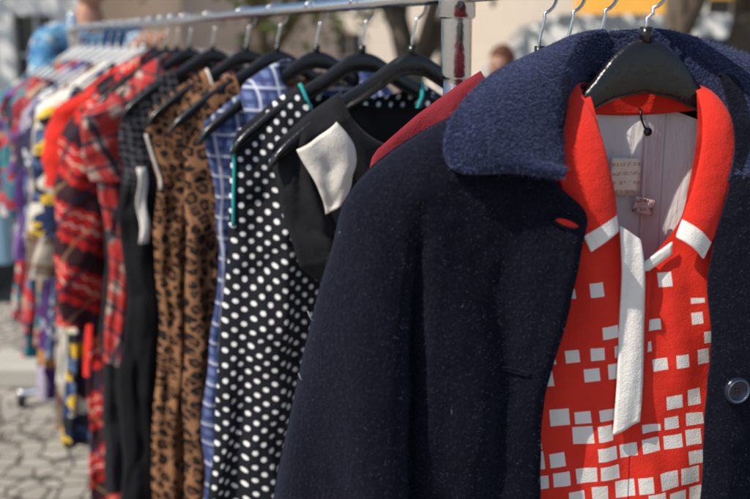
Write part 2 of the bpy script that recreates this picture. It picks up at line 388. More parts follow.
def coat_panel(sg):
    P = []; n = 130; m = 76
    for i in range(n + 1):
        t = i / n; a = cr(LL, t) if sg < 0 else Vector((-cr(LL, t)[0], cr(LL, t)[1])); b = cr(RL if sg < 0 else RR, t)
        row = []
        W = interp([(0, .018), (.15, .045), (.35, .062), (1, .075)], t)
        for j in range(m + 1):
            q = j / m; qq = q ** 1.3
            u = a[0] + (b[0] - a[0]) * qq; z = a[1] + (b[1] - a[1]) * qq
            rnd = (1 - (1 - q) ** 3.2) ** .5
            w = W * rnd
            dn = max(0, min(1, (1.41 - z) / .12)); dn2 = max(0, min(1, (1.36 - z) / .2))
            jc = -.232 * 1.0 - .03 * max(0, 1.4 - z)
            x = u if sg < 0 else -u
            d = (x - jc)
            w -= .024 * dn * math.exp(-(d / .009) ** 2) ; w += .014 * dn * math.exp(-((d + .045) / .03) ** 2)
            jc2 = -.172 + .02 * math.sin(z * 6); w -= .011 * dn * math.exp(-((x - jc2) / .016) ** 2)
            w += .013 * nz(u * 9 + 3, z * 4 + sg) * min(1, t * 4) + .008 * nz(u * 20 + z * 6, z * 8 - u * 5, 4) + .002 * nz(u * 60, z * 45, 8)
            w += .006 * dn2 * math.sin(x * 62 + z * 5 + 2 * nz(z * 3, 7))
            if q > .985: w -= .003
            elif q > .93: w += .0012
            row.append((u + .003 * nz(z * 14, sg, 6) * (q > .5), w, z))
        P.append(row)
    return grid('left_front_panel' if sg < 0 else 'right_front_panel', P, COAT, coat, solid=.0035), P
pl, PL = coat_panel(-1); pr, PR = coat_panel(1)
P = []
for i in range(80):
    t = i / 79; a = cr(LL, t); row = []
    for j in range(41):
        s = 2 * j / 40 - 1
        z = a[1]
        z2 = z + (1 - abs(s) ** 1.5) * (1.515 - 1.495) * (1 - t)
        row.append((abs(a[0]) * s, -.045 * (1 - abs(s) ** 3) ** .5 * min(1, .35 + t * 4) + .006 * nz(s * 4, z * 5), z2))
    P.append(row)
grid('back_panel', P, COAT, coat, solid=.0035)
def bvh(o):
    return BVHTree.FromPolygons([v.co.copy() for v in o.data.vertices], [tuple(p.vertices) for p in o.data.polygons])
BL, BR = bvh(pl), bvh(pr)
def snap(b, u, z):
    h = b.ray_cast(Vector((u, -1, z)), Vector((0, 1, 0))); return -h[0].y if h[0] else .06
def leaf(name, Fl, Ol, Nl, par, mat, n=44, m=16, bul=.012, solid=.006, tipfrac=None, tipmat=None, nzamp=.003):
    P = []
    for i in range(n + 1):
        t = i / n; a, b, c = cr(Fl, t), cr(Ol, t), cr(Nl, t) if Nl else None; row = []
        if c is not None:
            for j in range(5): row.append(tuple(c.lerp(a, j / 5)))
        for j in range(m + 1):
            q = j / m; p = a.lerp(b, q) + Vector((0, bul * math.sin(math.pi * min(1, q * 1.15)) ** .7 if q < .87 else bul * math.sin(math.pi * min(1, q * 1.15)), .35 * bul * math.sin(math.pi * q)))
            p += Vector((0, nzamp * nz(p.x * 20, p.z * 20, 1), nzamp * nz(p.x * 16, p.z * 16, 5)))
            row.append(tuple(p))
        P.append(row)
    o = grid(name, P, [mat, tipmat or mat], par, solid=solid, midx=(lambda i, j: 1 if tipfrac and (i + .5) / n > tipfrac else 0))
    bm = o.modifiers.new('s', 'SUBSURF'); bm.levels = 1; bm.render_levels = 1
    return o
Fl = [(-.02, -.040, 1.550), (-.06, -.018, 1.540), (-.088, .015, 1.512), (-.102, .04, 1.475), (-.108, .058, 1.438), (-.108, .062, 1.428)]
Ol = [(-.04, -.062, 1.537), (-.095, -.045, 1.528), (-.155, .01, 1.506), (-.205, .045, 1.474), (-.203, .068, 1.434), (-.112, .078, 1.426)]
Nl = [(-.02, -.035, 1.51), (-.055, -.018, 1.50), (-.082, .008, 1.485), (-.095, .03, 1.455), (-.102, .05, 1.43), (-.104, .054, 1.424)]
Fr = [(-.02, -.040, 1.550), (.03, -.030, 1.546), (.070, .0, 1.522), (.084, .03, 1.48), (.082, .048, 1.44), (.075, .052, 1.42)]
Or = [(-.02, -.062, 1.540), (.06, -.050, 1.541), (.13, -.005, 1.520), (.19, .04, 1.478), (.19, .066, 1.434), (.10, .068, 1.412)]
Nr = [(-.02, -.035, 1.51), (.028, -.025, 1.505), (.064, -.002, 1.49), (.076, .02, 1.455), (.074, .04, 1.43), (.068, .046, 1.41)]
cl = leaf('left_collar', Fl, Ol, Nl, coat, COLLAR, bul=.014, solid=.009, nzamp=.007); crr = leaf('right_collar', Fr, Or, Nr, coat, COLLAR, bul=.007, solid=.009, nzamp=.005)
FUZZ = plain('navy_fuzz', (.07, .083, .16), .9, .3, 50); FUZZD = plain('dark_fuzz', (.035, .04, .065), .9, .3, 50); LINT = plain('lint', (.45, .45, .47), .9, .2, 50)
def fuzz(name, objs, count, ln, wd, mat, seed=1, curl=.6):
    rg = random.Random(seed); V = []; F = []
    for o in objs:
        me = o.data; ps = [p for p in me.polygons]; areas = [p.area for p in ps]
        for p in rg.choices(ps, areas, k=count):
            vs = [me.vertices[i].co for i in p.vertices]; a, b = rg.random(), rg.random()
            c = vs[0].lerp(vs[1], a).lerp(vs[3].lerp(vs[2], a), b); nn = p.normal.copy()
            if nn.y > 0: nn.negate()
            c += nn * .003
            d = (nn * rg.uniform(.2, 1) + curl * Vector((rg.gauss(0, 1), rg.gauss(0, 1), rg.gauss(0, 1)))).normalized()
            l = ln * rg.uniform(.4, 1.3); sd = d.cross(Vector((rg.gauss(0, 1), rg.gauss(0, 1), rg.gauss(0, 1)))).normalized() * wd
            k = len(V); mid = c + d * l * .5 + sd * 2 * rg.uniform(-1, 1); V += [c - sd, c + sd, mid + sd, mid - sd, c + d * l + nn * l * rg.uniform(-.3, .3)]
            F += [(k, k + 1, k + 2, k + 3), (k + 3, k + 2, k + 4)]
    return mesh_obj(name, V, F, mat, coat)
fuzz('wool_fuzz', [cl, crr], 18000, .0052, .00015, FUZZ, 2, .8)
fuzz('wool_fuzz_body', [pl, pr], 14000, .0030, .00012, FUZZD, 3, .8)
fuzz('lint_specks', [pl], 40, .0035, .00010, LINT, 4, 2.0)
for (u, z, l) in [(-.318, 1.29, .018), (-.33, 1.235, .012)]:
    w = .012
    tube('loose_thread', [(u, -w, z), (u - l * .3, -w - .004, z + l * .2), (u - l * .45, -w, z + l * .6)], .0003, LINT, coat, 5)
def buttonhole(b, u, z, ang, mat_in, hl=.0125, hh=.0032):
    w = snap(b, u, z); ca, sa = math.cos(ang), math.sin(ang); n = 24
    ring = []
    for k in range(n + 1):
        an = 2 * math.pi * k / n; x = hl * math.cos(an); y = hh * math.sin(an) * (1 if abs(math.cos(an)) < .9 else .8)
        uu, zz = u + x * ca - y * sa, z + x * sa + y * ca
        ring.append((uu, -snap(b, uu, zz) - .0032, zz))
    tube('buttonhole_welt', ring, .0014, COAT, coat, 8)
    if mat_in:
        mesh_obj('buttonhole_slit', [(u, -w - .0036, z)] + ring[:-1], [(0, k + 1, (k + 1) % n + 1) for k in range(n)], mat_in, coat)
buttonhole(BL, -.1, 1.383, R(-18), RED, .013, .004); buttonhole(BL, -.142, 1.245, R(-12), None, .013, .0015)
w = snap(BR, .073, 1.218)
def disc(name, u, w, z, prof, mat, par, seg=32):
    P = []
    for r, h in prof: P.append([(u + r * math.cos(2 * math.pi * k / seg), w + h, z + r * math.sin(2 * math.pi * k / seg)) for k in range(seg)])
    return grid(name, P, mat, par, closed=True)
NAVPL = plain('navy_button', (.010, .013, .03), .25, .1, 40, spec=.6)
disc('button', .073, w, 1.218, [(.0125, .001), (.0132, .004), (.0125, .0065), (.0105, .0068), (.009, .0045), (.004, .0042), (.0002, .0042)], NAVPL, coat)
BRIM = plain('button_rim', (.06, .075, .14), .3, .1, 40, spec=.6)
disc('button_ring', .073, w, 1.218, [(.0108, .0065), (.0112, .0078), (.0104, .0082), (.0098, .0066)], BRIM, coat)
for sg in (-1, 1):
    for sv in (-1, 1): disc('button_hole', .073 + sg * .0018, w, 1.218 + sv * .0018, [(.0009, .0043), (.0009, .0047), (.0001, .0047)], castiron, coat, 8)

def half(name, A, B, par, mat, w0, sd):
    P = []; n = 100; m = 44
    for i in range(n + 1):
        t = i / n; a, b = cr(A, t), cr(B, t); row = []
        for j in range(m + 1):
            q = j / m; u = a[0] + (b[0] - a[0]) * q; z = a[1] + (b[1] - a[1]) * q
            w = interp(w0, t) * (1 - q ** 3 * .7) + .008 * nz(u * 14, z * 6, 3) * min(1, t * 4) + .006 * nz(u * 34 + z * 10, z * 16, 9) * min(1, t * 3) + .003 * math.sin(u * 55 + z * 8)
            row.append((u, w, z))
        P.append(row)
    return grid(name, P, mat, par)
wtab = [(0, .012), (.1, .026), (.3, .035), (1, .05)]
A = [(-.060, 1.492), (-.052, 1.45), (-.043, 1.41), (-.0355, 1.37), (-.022, 1.34), (-.018, 1.30), (-.018, 1.25), (-.018, 1.1), (-.018, .85), (-.018, .60)]
B = [(-.15, 1.455), (-.165, 1.425), (-.16, 1.39), (-.15, 1.36), (-.15, 1.33), (-.15, 1.30), (-.155, 1.25), (-.165, 1.1), (-.19, .85), (-.21, .60)]
half('left_front', A, B, dress, DRESS, wtab, 1)
A2 = [(.048, 1.492), (.043, 1.45), (.034, 1.41), (.022, 1.37), (.0, 1.34), (-.02, 1.30), (-.02, 1.25), (-.02, 1.1), (-.02, .85), (-.02, .60)]
B2 = [(-x, z) for x, z in B]
half('right_front', A2, B2, dress, DRESS, [(a, b - .0012) for a, b in wtab], 2)
P = []; Q = []
for i in range(50):
    t = i / 49; row = []; rq = []
    for j in range(61):
        s = 2 * j / 60 - 1; hw = interp([(0, .09), (.2, .13), (1, .2)], t); u = s * hw - .004
        zt = 1.487 - .03 * abs(s) ** 1.5; z = zt + (.6 - zt) * t ** 1.3
        wv = -.028 + .018 * abs(s) ** 2 + .005 * nz(u * 34, z * 7) + .003 * math.sin(u * 120 + 2 * nz(z * 9, 1))
        row.append((u, wv, z)); rq.append((u, wv - .003, z))
    P.append(row); Q.append(rq)
grid('lining', P, LIN, dress); grid('back', Q, WHT, dress)
P = []
for i in range(8):
    t = i / 7; P.append([(-.004 + (2 * j / 40 - 1) * .066, -.0255 + .024 * abs(2 * j / 40 - 1) ** 2.2 + .003 * (1 - t), 1.499 - .022 * t - .006 * (1 - (2 * j / 40 - 1) ** 2)) for j in range(41)])
grid('back_neck_band', P, RED, dress, solid=.003)
ZIP = plain('zip_tape', (.62, .54, .55), .7)
P = [[(.016 + dx, -.0245, 1.47 - .03 * k) for dx in (-.0016, .0, .0016)] for k in range(8)]
P = [[(a, -.0205 + .004 * nz(a * 30, c * 7), c) for a, b, c in r] for r in P]
grid('zip', P, ZIP, dress)
disc('zip_pull', .016, -.020, 1.455, [(.004, 0), (.0042, .002), (.003, .003), (.0003, .003)], blk, dress)
for k in range(2):
    tube('hanger_loop', [(.008, .022, 1.478), (.010, .0205, 1.466), (.014, .0205, 1.458)], .001, blk, dress, 6)
def m_label(name, base, ink, sc_):
    s = M(name, .6); U = s.uv()
    f = s.ma('MULTIPLY', s.band(U[1], .009, .4), s.step(s.noise(s.vec(U[0], s.ma('MULTIPLY', U[1], .35)), sc_, 2), .46, .52))
    return s.done(s.mix(s.ma('MULTIPLY', f, .7), base, ink), s.cloth_bump(500, 60, .0004))
LB1 = m_label('label_cream', (.82, .70, .56), (.45, .28, .18), 420); LB2 = m_label('label_print', (.62, .45, .40), (.15, .05, .08), 420)
def label(name, u, z, wd, ht, w, ang, mat):
    P = []
    for i in range(7):
        P.append([])
        for j in range(7):
            a, b = (j / 6 - .5) * wd, (.5 - i / 6) * ht
            P[-1].append((u + a * math.cos(ang) - b * math.sin(ang), w + .0012 * math.sin(3 * i / 6 + j), z + a * math.sin(ang) + b * math.cos(ang)))
    grid(name, P, mat, dress, solid=.0006)
label('brand_label', -.007, 1.412, .031, .036, -.017, R(-3), LB1); label('size_label', .014, 1.382, .022, .016, -.0155, R(-14), LB2)
cF = [(-.045, -.022, 1.502), (-.064, .0, 1.500), (-.060, .03, 1.47), (-.052, .045, 1.43), (-.041, .048, 1.37)]
cO = [(-.07, -.03, 1.487), (-.105, -.004, 1.487), (-.108, .03, 1.46), (-.098, .047, 1.41), (-.070, .054, 1.353)]
leaf('left_collar', cF, cO, None, dress, RED, n=50, m=10, bul=.005, solid=.002, tipfrac=.91, tipmat=WHT, nzamp=.003)
cF = [(.035, -.022, 1.502), (.050, .0, 1.500), (.045, .03, 1.47), (.036, .045, 1.43), (.015, .048, 1.362)]
cO = [(.055, -.03, 1.487), (.085, -.004, 1.487), (.088, .03, 1.455), (.072, .047, 1.40), (.044, .052, 1.340)]
leaf('right_collar', cF, cO, None, dress, RED, n=50, m=10, bul=.005, solid=.002, tipfrac=.91, tipmat=WHT, nzamp=.003)
P = []
for i in range(41):
    t = i / 40; c = cr([(-.029, 1.368), (-.025, 1.33), (-.023, 1.29), (-.023, 1.235), (-.025, 1.178)], t); hw = .0106 + .0030 * t
    P.append([(c[0] + (j / 8 - .5) * 2 * hw, .045 + .004 * t + .0016 * math.sin(9 * t) + .001 * math.sin(j * .8 + 6 * t), c[1] + ((j / 8 - .5) * .012 if t > .9 else 0) - (j / 8 - .5) * .014 * max(0, 1 - t * 5)) for j in range(9)])
grid('placket', P, WHT, dress, solid=.002)
P = []
for i in range(13):
    t = i / 12; P.append([(-.014 + t * .030, .0420, 1.325 + t * .020 + (j / 3) * .012) for j in range(4)])
grid('placket_facing', P, WHT, dress, solid=.0015)
P = []
for i in range(9):
    t = i / 8; P.append([(-.008 + (j / 4 - .5) * .010 * (1 - t * .2), .0425, 1.33 - t * .13) for j in range(5)])
grid('placket_underlay', P, RED, dress, solid=.001)

# ------------------------------------------------------------ other garments
mj = garment('maroon_jacket', 1.175, MAROON, du=.235, T=.026, hem=.8, flare=.0, amp=.003, armhole=False, seed=1, neckw=.07, prof=[(0, .235), (.06, .215), (.2, .19), (.6, .2)])
mj.location.z = .016
halter = garment('black_bolero', 1.47, BLACKF, du=.205, T=.028, hem=1.19, flare=-.05, amp=.006, seed=2, neckw=.11, nf_=.08, prof=[(0, .205), (.08, .19), (.16, .17), (.22, .10)])
# turned-back cream facing: a soft folded lapel with a curved outer edge
P = []
for i in range(25):
    P.append([])
    for j in range(15):
        a, b = j / 14, i / 24
        wd = .064 * (1 - .45 * b ** 2) * (.86 + .14 * math.sin(math.pi * min(1, b * 1.4)))
        u = -.186 + .010 * math.sin(math.pi * b) + .040 * b ** 1.2 + wd * a; z = 1.404 + .034 * a * (1 - .3 * b) - .088 * b - .010 * (1 - a) * math.sin(math.pi * b)
        P[-1].append((u, .041 + .010 * math.sin(math.pi * a) ** .6 + .005 * math.sin(3 * b) + .004 * nz(a * 3, b * 4, 2) + .0025 * math.sin(9 * a + 4 * b), z))
grid('turned_back_facing', P, CREAM, halter, solid=.002)
garment('polka_dot_dress', 1.63, POLKA, du=.212, T=.034, hem=.35, flare=.045, amp=.012, nf=3, seed=3, trim=TEAL, neckw=.10, dyaw=-2, prof=[(0, .212), (.04, .21), (.12, .212), (.24, .230), (.42, .245), (.6, .262), (1.05, .30)])
garment('blue_gingham_shirt', 1.81, GING, du=.20, T=.03, hem=.5, flare=.035, amp=.008, seed=4, neckw=.09, collar=GING, armhole=False, prof=[(0, .205), (.05, .198), (.2, .18), (.32, .19), (.5, .212), (.9, .235)])
garment('leopard_print_dress', 2.00, LEO, du=.195, T=.033, hem=.42, flare=.03, amp=.012, nf=3, seed=5, neckw=.085, prof=[(0, .195), (.1, .185), (.3, .19), (.6, .198), (.98, .21)])
garment('leopard_print_blouse', 2.18, LEO2, du=.225, T=.03, hem=.40, flare=.03, amp=.010, nf=3, seed=15, neckw=.085, trim=CREAM)
lace = garment('black_lace_dress', 2.42, LACE, du=.245, T=.035, hem=.42, flare=.02, amp=.012, nf=3, seed=6, neckw=.09, nf_=.13)
P = [[(-.195 + .02 * j / 4 + .004 * math.sin(i), .054 + .003 * math.sin(i * .7 + j), 1.27 - .17 * i / 10) for j in range(5)] for i in range(11)]
grid('white_sash', P, WHT, lace, solid=.0015)
garment('red_cream_blouse', 2.62, REDPAT, du=.24, T=.035, hem=.75, flare=.0, amp=.012, seed=7, neckw=.07, sleeves=(.20, .065, .055, .01), collar=REDPAT, armhole=False)
garment('navy_skirt_dress', 2.74, BLACKF, du=.225, T=.03, hem=.34, flare=.02, amp=.012, nf=3, seed=27, neckw=.08)
garment('red_zigzag_cardigan', 2.85, REDCHK, du=.225, T=.045, hem=.27, flare=.045, amp=.012, nf=3, seed=8, sleeves=(.62, .07, .055, .10), armhole=False, collar=REDCHK)
garment('red_blouse', 2.98, RED, du=.225, T=.03, hem=.6, flare=.02, amp=.01, seed=18, sleeves=(.26, .075, .06, .09), armhole=False)
garment('yellow_floral_dress', 3.12, YEL, du=.245, T=.04, hem=.33, flare=.06, amp=.015, seed=9, sleeves=(.42, .07, .06, .09), armhole=False, hmat=wht_pl)
garment('cream_blouse', 3.23, CREAM, du=.235, T=.03, hem=.5, flare=.05, amp=.012, seed=29, sleeves=(.3, .065, .05, .08), armhole=False, hmat=wht_pl)
garment('brown_plaid_coat', 3.36, BRPL, du=.24, T=.04, hem=.30, flare=.05, amp=.012, seed=10, sleeves=(.6, .07, .055, .10), armhole=False, hmat=wht_pl)
garment('blue_grey_blouse', 3.50, GREYP, du=.235, T=.035, hem=.5, flare=.06, amp=.012, seed=19, sleeves=(.5, .065, .05, .09), armhole=False, hmat=wht_pl)
garment('purple_print_dress', 3.64, PUR, du=.24, T=.04, hem=.30, flare=.07, amp=.014, seed=11, sleeves=(.6, .065, .055, .11), armhole=False, hmat=wht_pl)
garment('red_paisley_dress', 3.80, RF, du=.24, T=.035, hem=.45, flare=.06, amp=.012, seed=12, sleeves=(.45, .065, .06, .11), armhole=False, hmat=wht_pl)
garment('teal_paisley_dress', 3.96, TEF, du=.25, T=.04, hem=.36, flare=.08, amp=.014, seed=13, sleeves=(.5, .07, .06, .11), armhole=False, hmat=wht_pl)
garment('red_paisley_blouse', 4.12, RF, du=.25, T=.035, hem=.45, flare=.06, amp=.012, seed=14, sleeves=(.4, .07, .06, .12), armhole=False, hmat=wht_pl)
garment('teal_print_blouse', 4.26, TEF, du=.25, T=.035, hem=.42, flare=.08, amp=.012, seed=34, sleeves=(.45, .07, .06, .13), armhole=False, hmat=wht_pl)
for y, a in ((1.125, 3), (1.075, -4)): hanger(y, YAW + R(a))

# ------------------------------------------------------------ setting
def m_ground():
    s = M('cobble_paving', .85); U = s.uv(); o = U[3]
    d = s.vor(o, 11, 'DISTANCE_TO_EDGE', rnd=.7); h = s.white(s.vor(o, 11, out='Position', rnd=.7))
    n = s.noise(o, 3, 5); c = s.mix(h, (.26, .24, .21), (.45, .42, .38)); c = s.mix(n, c, (.32, .29, .25))
    j = s.step(d, .02, .07); c = s.mix(j, (.09, .08, .065), c)
    return s.done(c, s.bump(s.ma('ADD', j, s.ma('MULTIPLY', s.noise(o, 60, 4), .3)), .015, .8))
gs = 400
mesh_obj('ground', [(-gs, -gs, 0), (gs, -gs, 0), (gs, gs, 0), (-gs, gs, 0)], [(0, 1, 2, 3)], m_ground(), smooth=False)
ASPH = plain('asphalt', (.06, .06, .06), .9, .25, 6); STONE = plain('kerb_stone', (.42, .40, .36), .8, .15, 5)
mesh_obj('road', [(-60, 8.2, .004), (60, 8.2, .004), (60, 14.2, .004), (-60, 14.2, .004)], [(0, 1, 2, 3)], ASPH, smooth=False)
kerb = empty('kerb')
for i in range(40):
    box('kerb_stone', (-20 + i * 1.0, 8.1, .06), (.985, .16, .13), STONE, kerb, .012)
kerb2 = empty('kerb')
for i in range(8):
    box('kerb_stone', (-4.6 + i * .62, 4.75 - i * .02, .05), (.6, .28, .11), STONE, kerb2, .02, R(-2))

def building(name, x0, x1, y, H, wall, trimm, nx, nzr, wcol, door=None, wfrac=.42, rot=0.0):
    e = empty(name, ((x0 + x1) / 2, y, 0), rot); W = x1 - x0; D = 7
    glass = plain(name + '_glass', wcol, .12, .2, 3, spec=.6); cw = W / nx; ch = H / nzr
    box('body', (0, D / 2 + .35, H / 2), (W - .02, D, H), wall, e)
    ww, wh = cw * wfrac, ch * .55
    for i in range(nx + 1):
        wpi = (cw - ww) if 0 < i < nx else (cw - ww) / 2
        cx = -W / 2 + i * cw + (0 if 0 < i < nx else (wpi / 2 if i == 0 else -wpi / 2))
        box('pier', (cx, .15, H / 2), (wpi, .3, H), wall, e)
    for r in range(nzr):
        z0 = r * ch; zb = z0 + (ch * .25 if r else .12)
        whh = wh if r else ch * .62
        for i in range(nx):
            cx = -W / 2 + (i + .5) * cw
            if zb - z0 > .01: box('spandrel', (cx, .152, (z0 + zb) / 2), (ww, .296, zb - z0), wall, e)
            zt = zb + whh
            box('spandrel', (cx, .152, (zt + z0 + ch) / 2), (ww, .296, z0 + ch - zt), wall, e)
            box('window', (cx, .22, (zb + zt) / 2), (ww - .01, .03, whh - .01), glass, e)
            box('mullion', (cx, .18, (zb + zt) / 2), (.05, .04, whh - .02), trimm, e)
            box('transom', (cx, .18, zb + whh * .66), (ww - .02, .036, .05), trimm, e)
            box('sill', (cx, -.04, zb - .03), (ww + .16, .1, .07), trimm, e)
            for sg in (-1, 1): box('frame', (cx + sg * (ww / 2 + .05), -.012, (zb + zt) / 2), (.1, .022, whh), trimm, e)
    box('cornice', (0, -.1, H + .1), (W + .3, .5, .22), trimm, e, .03)
    V = [(-W / 2 - .2, -.3, H + .21), (W / 2 + .2, -.3, H + .21), (W / 2 + .2, D + .5, H + .21), (-W / 2 - .2, D + .5, H + .21), (-W / 2, D / 2, H + 2), (W / 2, D / 2, H + 2)]
    mesh_obj('roof', V, [(0, 1, 5, 4), (2, 3, 4, 5), (0, 4, 3), (1, 2, 5)], plain(name + '_tiles', (.3, .12, .07), .8, .3, 8), e, smooth=False)
    return e
WW = plain('white_render', (.84, .83, .80), .9, .05, 2); TR = plain('trim_white', (.80, .79, .76), .7)
OCH = plain('ochre_render', (.80, .42, .07), .9, .1, 2); PALE = plain('pale_render', (.84, .81, .75), .9, .06, 2)
building('white_house', -17.2, -4.4, 17, 6.0, WW, TR, 6, 2, (.02, .025, .04), wfrac=.30)
building('pale_house', -6.5, 5.3, 25, 8.0, PALE, TR, 5, 3, (.12, .14, .16), wfrac=.24)
building('ochre_house', 4.25, 16, 15.5, 6.6, OCH, TR, 6, 2, (.06, .05, .045))

BARK = plain('bark', (.13, .10, .075), .95, .4, 14)
def m_leaf():
    s = M('leaves', .6, trans=.35); U = s.uv()
    h = s.white(s.vec(s.ma('FLOOR', s.ma('MULTIPLY', U[0], 1.0)), 1.0, 2.0))
    return s.done(s.mix(h, (.045, .085, .015), (.14, .18, .03)))
LEAF = m_leaf()
def tree(name, x, y, h, cr_, seed, tr=.16, nleaf=4200, cz=None):
    rg = random.Random(seed); e = empty(name, (x, y, 0)); cz = cz or h * .72
    pts = [Vector((.08 * math.sin(k * 1.3 + seed), .06 * math.cos(k), k * cz * .75 / 8)) for k in range(9)]
    tube('trunk', pts, [tr * (1.25 if k == 0 else 1 - k * .055) for k in range(9)], BARK, e, 14)
    cl_ = []
    for k in range(11):
        an = k * 2.4 + rg.uniform(-.3, .3); st = pts[4 + k % 5]; rr = cr_ * rg.uniform(.45, .95)
        en = Vector((math.cos(an) * rr, math.sin(an) * rr, cz + rg.uniform(-.28, .35) * cr_ * 1.1)); mid = st.lerp(en, .5) + Vector((0, 0, .25))
        tube('limb', [st, st.lerp(mid, .6), mid, mid.lerp(en, .6) + Vector((rg.uniform(-.1, .1), 0, .06)), en], [tr * .5, tr * .38, tr * .28, tr * .18, tr * .06], BARK, e, 8); cl_ += [en, mid.lerp(en, .6)]
        for q in range(2): cl_.append(en + Vector((rg.gauss(0, .35), rg.gauss(0, .35), rg.gauss(0, .3))) * cr_ * .5)
    V = []; F = []; UVs = []
    for k in range(nleaf):
        c = rg.choice(cl_); sp = cr_ * .20
        p = c + Vector((rg.gauss(0, sp), rg.gauss(0, sp), rg.gauss(0, sp * .75)))
        a = Vector((rg.gauss(0, 1), rg.gauss(0, 1), rg.gauss(0, .6))).normalized(); b = a.cross(Vector((rg.gauss(0, 1), rg.gauss(0, 1), rg.gauss(0, 1)))).normalized()
        s1 = rg.uniform(.06, .12); i = len(V); V += [p - a * s1, p + b * s1 * .5, p + a * s1, p - b * s1 * .5]; F.append((i, i + 1, i + 2, i + 3)); UVs += [(k % 97 + .5, .5)] * 4
    mesh_obj('crown', V, F, LEAF, e, UVs, smooth=False)
tree('plane_tree', .30, 10.5, 6.0, 2.1, 3, cz=3.2); tree('plane_tree', 2.5, 8.6, 6.2, 1.7, 5, cz=4.0, tr=.13)
tree('plane_tree', 3.75, 11.0, 6.5, 2.0, 8, tr=.17, cz=4.6); tree('plane_tree', -1.8, 16.5, 6.5, 2.4, 9, cz=3.2); tree('plane_tree', -9.2, 15.0, 7.5, 2.2, 11, cz=5.4)

GL = plain('car_glass', (.02, .028, .035), .08, .1, 3, spec=.7); TYRE = plain('tyre', (.02, .02, .02), .85)
def car(name, x, y, rot, col, prof, win, Wd=1.72, wheels=(-1.25, 1.3), r=.31):
    e = empty(name, (x, y, 0), rot); paint = plain(name + '_paint', col, .3, .05, 3, coat=.6, spec=.5)
    n = len(prof); V = []; F = []; secs = [(-1, .93), (-.96, 1.0), (.96, 1.0), (1, .93)]
    for sy, k in secs:
        for px, pz in prof:
            inn = max(0, (pz - .85)) * .26
            V.append((px * (1 if abs(sy) < .97 else .985), sy * (Wd / 2 - inn), .2 + (pz - .2) * (1 if abs(sy) < .97 else .985)))
    for s_ in range(3):
        for i in range(n): F.append((s_ * n + i, s_ * n + (i + 1) % n, (s_ + 1) * n + (i + 1) % n, (s_ + 1) * n + i))
    F += [tuple(range(n))[::-1], tuple(range(3 * n, 4 * n))]
    o = mesh_obj('body', V, F, paint, e, smooth=False); m = o.modifiers.new('b', 'BEVEL'); m.width = .03; m.segments = 2
    for sg in (-1, 1):
        for poly in win:
            vv = [(px, sg * (Wd / 2 - max(0, pz - .85) * .26 + .006), pz) for px, pz in poly]
            mesh_obj('side_window', vv, [tuple(range(len(vv)))], GL, e, smooth=False)
        for wx in wheels:
            P_ = [(wx, sg * (Wd / 2 - .2), r), (wx, sg * (Wd / 2 + .012), r)]
            tube('wheel', P_, r, TYRE, e, 28); tube('hubcap', [(wx, sg * (Wd / 2 + .012), r), (wx, sg * (Wd / 2 + .022), r)], r * .62, steel, e, 20)
        box('lamp', (prof[0][0] - .005, sg * Wd * .38, .68), (.05, .24, .16), plain('lamp_lens', (.6, .12, .08), .2), e, .02)
        box('lamp', (max(p[0] for p in prof) - .03, sg * Wd * .38, .66), (.06, .28, .14), plain('head_lens', (.7, .7, .7), .1), e, .02)
        box('mirror', (.95, sg * (Wd / 2 + .08), .98), (.1, .16, .12), paint, e, .03)
    return e
P1 = [(-2.0, .25), (-2.05, .6), (-1.95, .92), (-1.6, 1.38), (-1.3, 1.45), (.1, 1.46), (.35, 1.40), (1.05, .95), (1.9, .78), (2.05, .6), (2.05, .25)]
W1 = [[(-1.65, .95), (-1.45, 1.34), (-.45, 1.38), (-.45, .95)], [(-.38, .95), (-.38, 1.38), (.1, 1.38), (.3, 1.33), (.85, .96)]]
P2 = [(-2.3, .25), (-2.35, .7), (-2.3, 1.75), (-2.15, 1.86), (.9, 1.86), (1.2, 1.75), (1.75, 1.12), (2.3, .95), (2.4, .6), (2.4, .25)]
W2 = [[(-1.9, 1.15), (-1.9, 1.6), (-.3, 1.6), (-.3, 1.15)], [(0, 1.1), (0, 1.6), (.85, 1.6), (1.3, 1.15)]]
car('light_blue_car', -4.3, 6.6, R(8), (.22, .38, .5), P1, W1)
car('white_van', 3.0, 12.6, R(180), (.80, .81, .82), P2, W2)
car('silver_car', -2.0, 12.0, R(0), (.5, .52, .55), P1, W1)

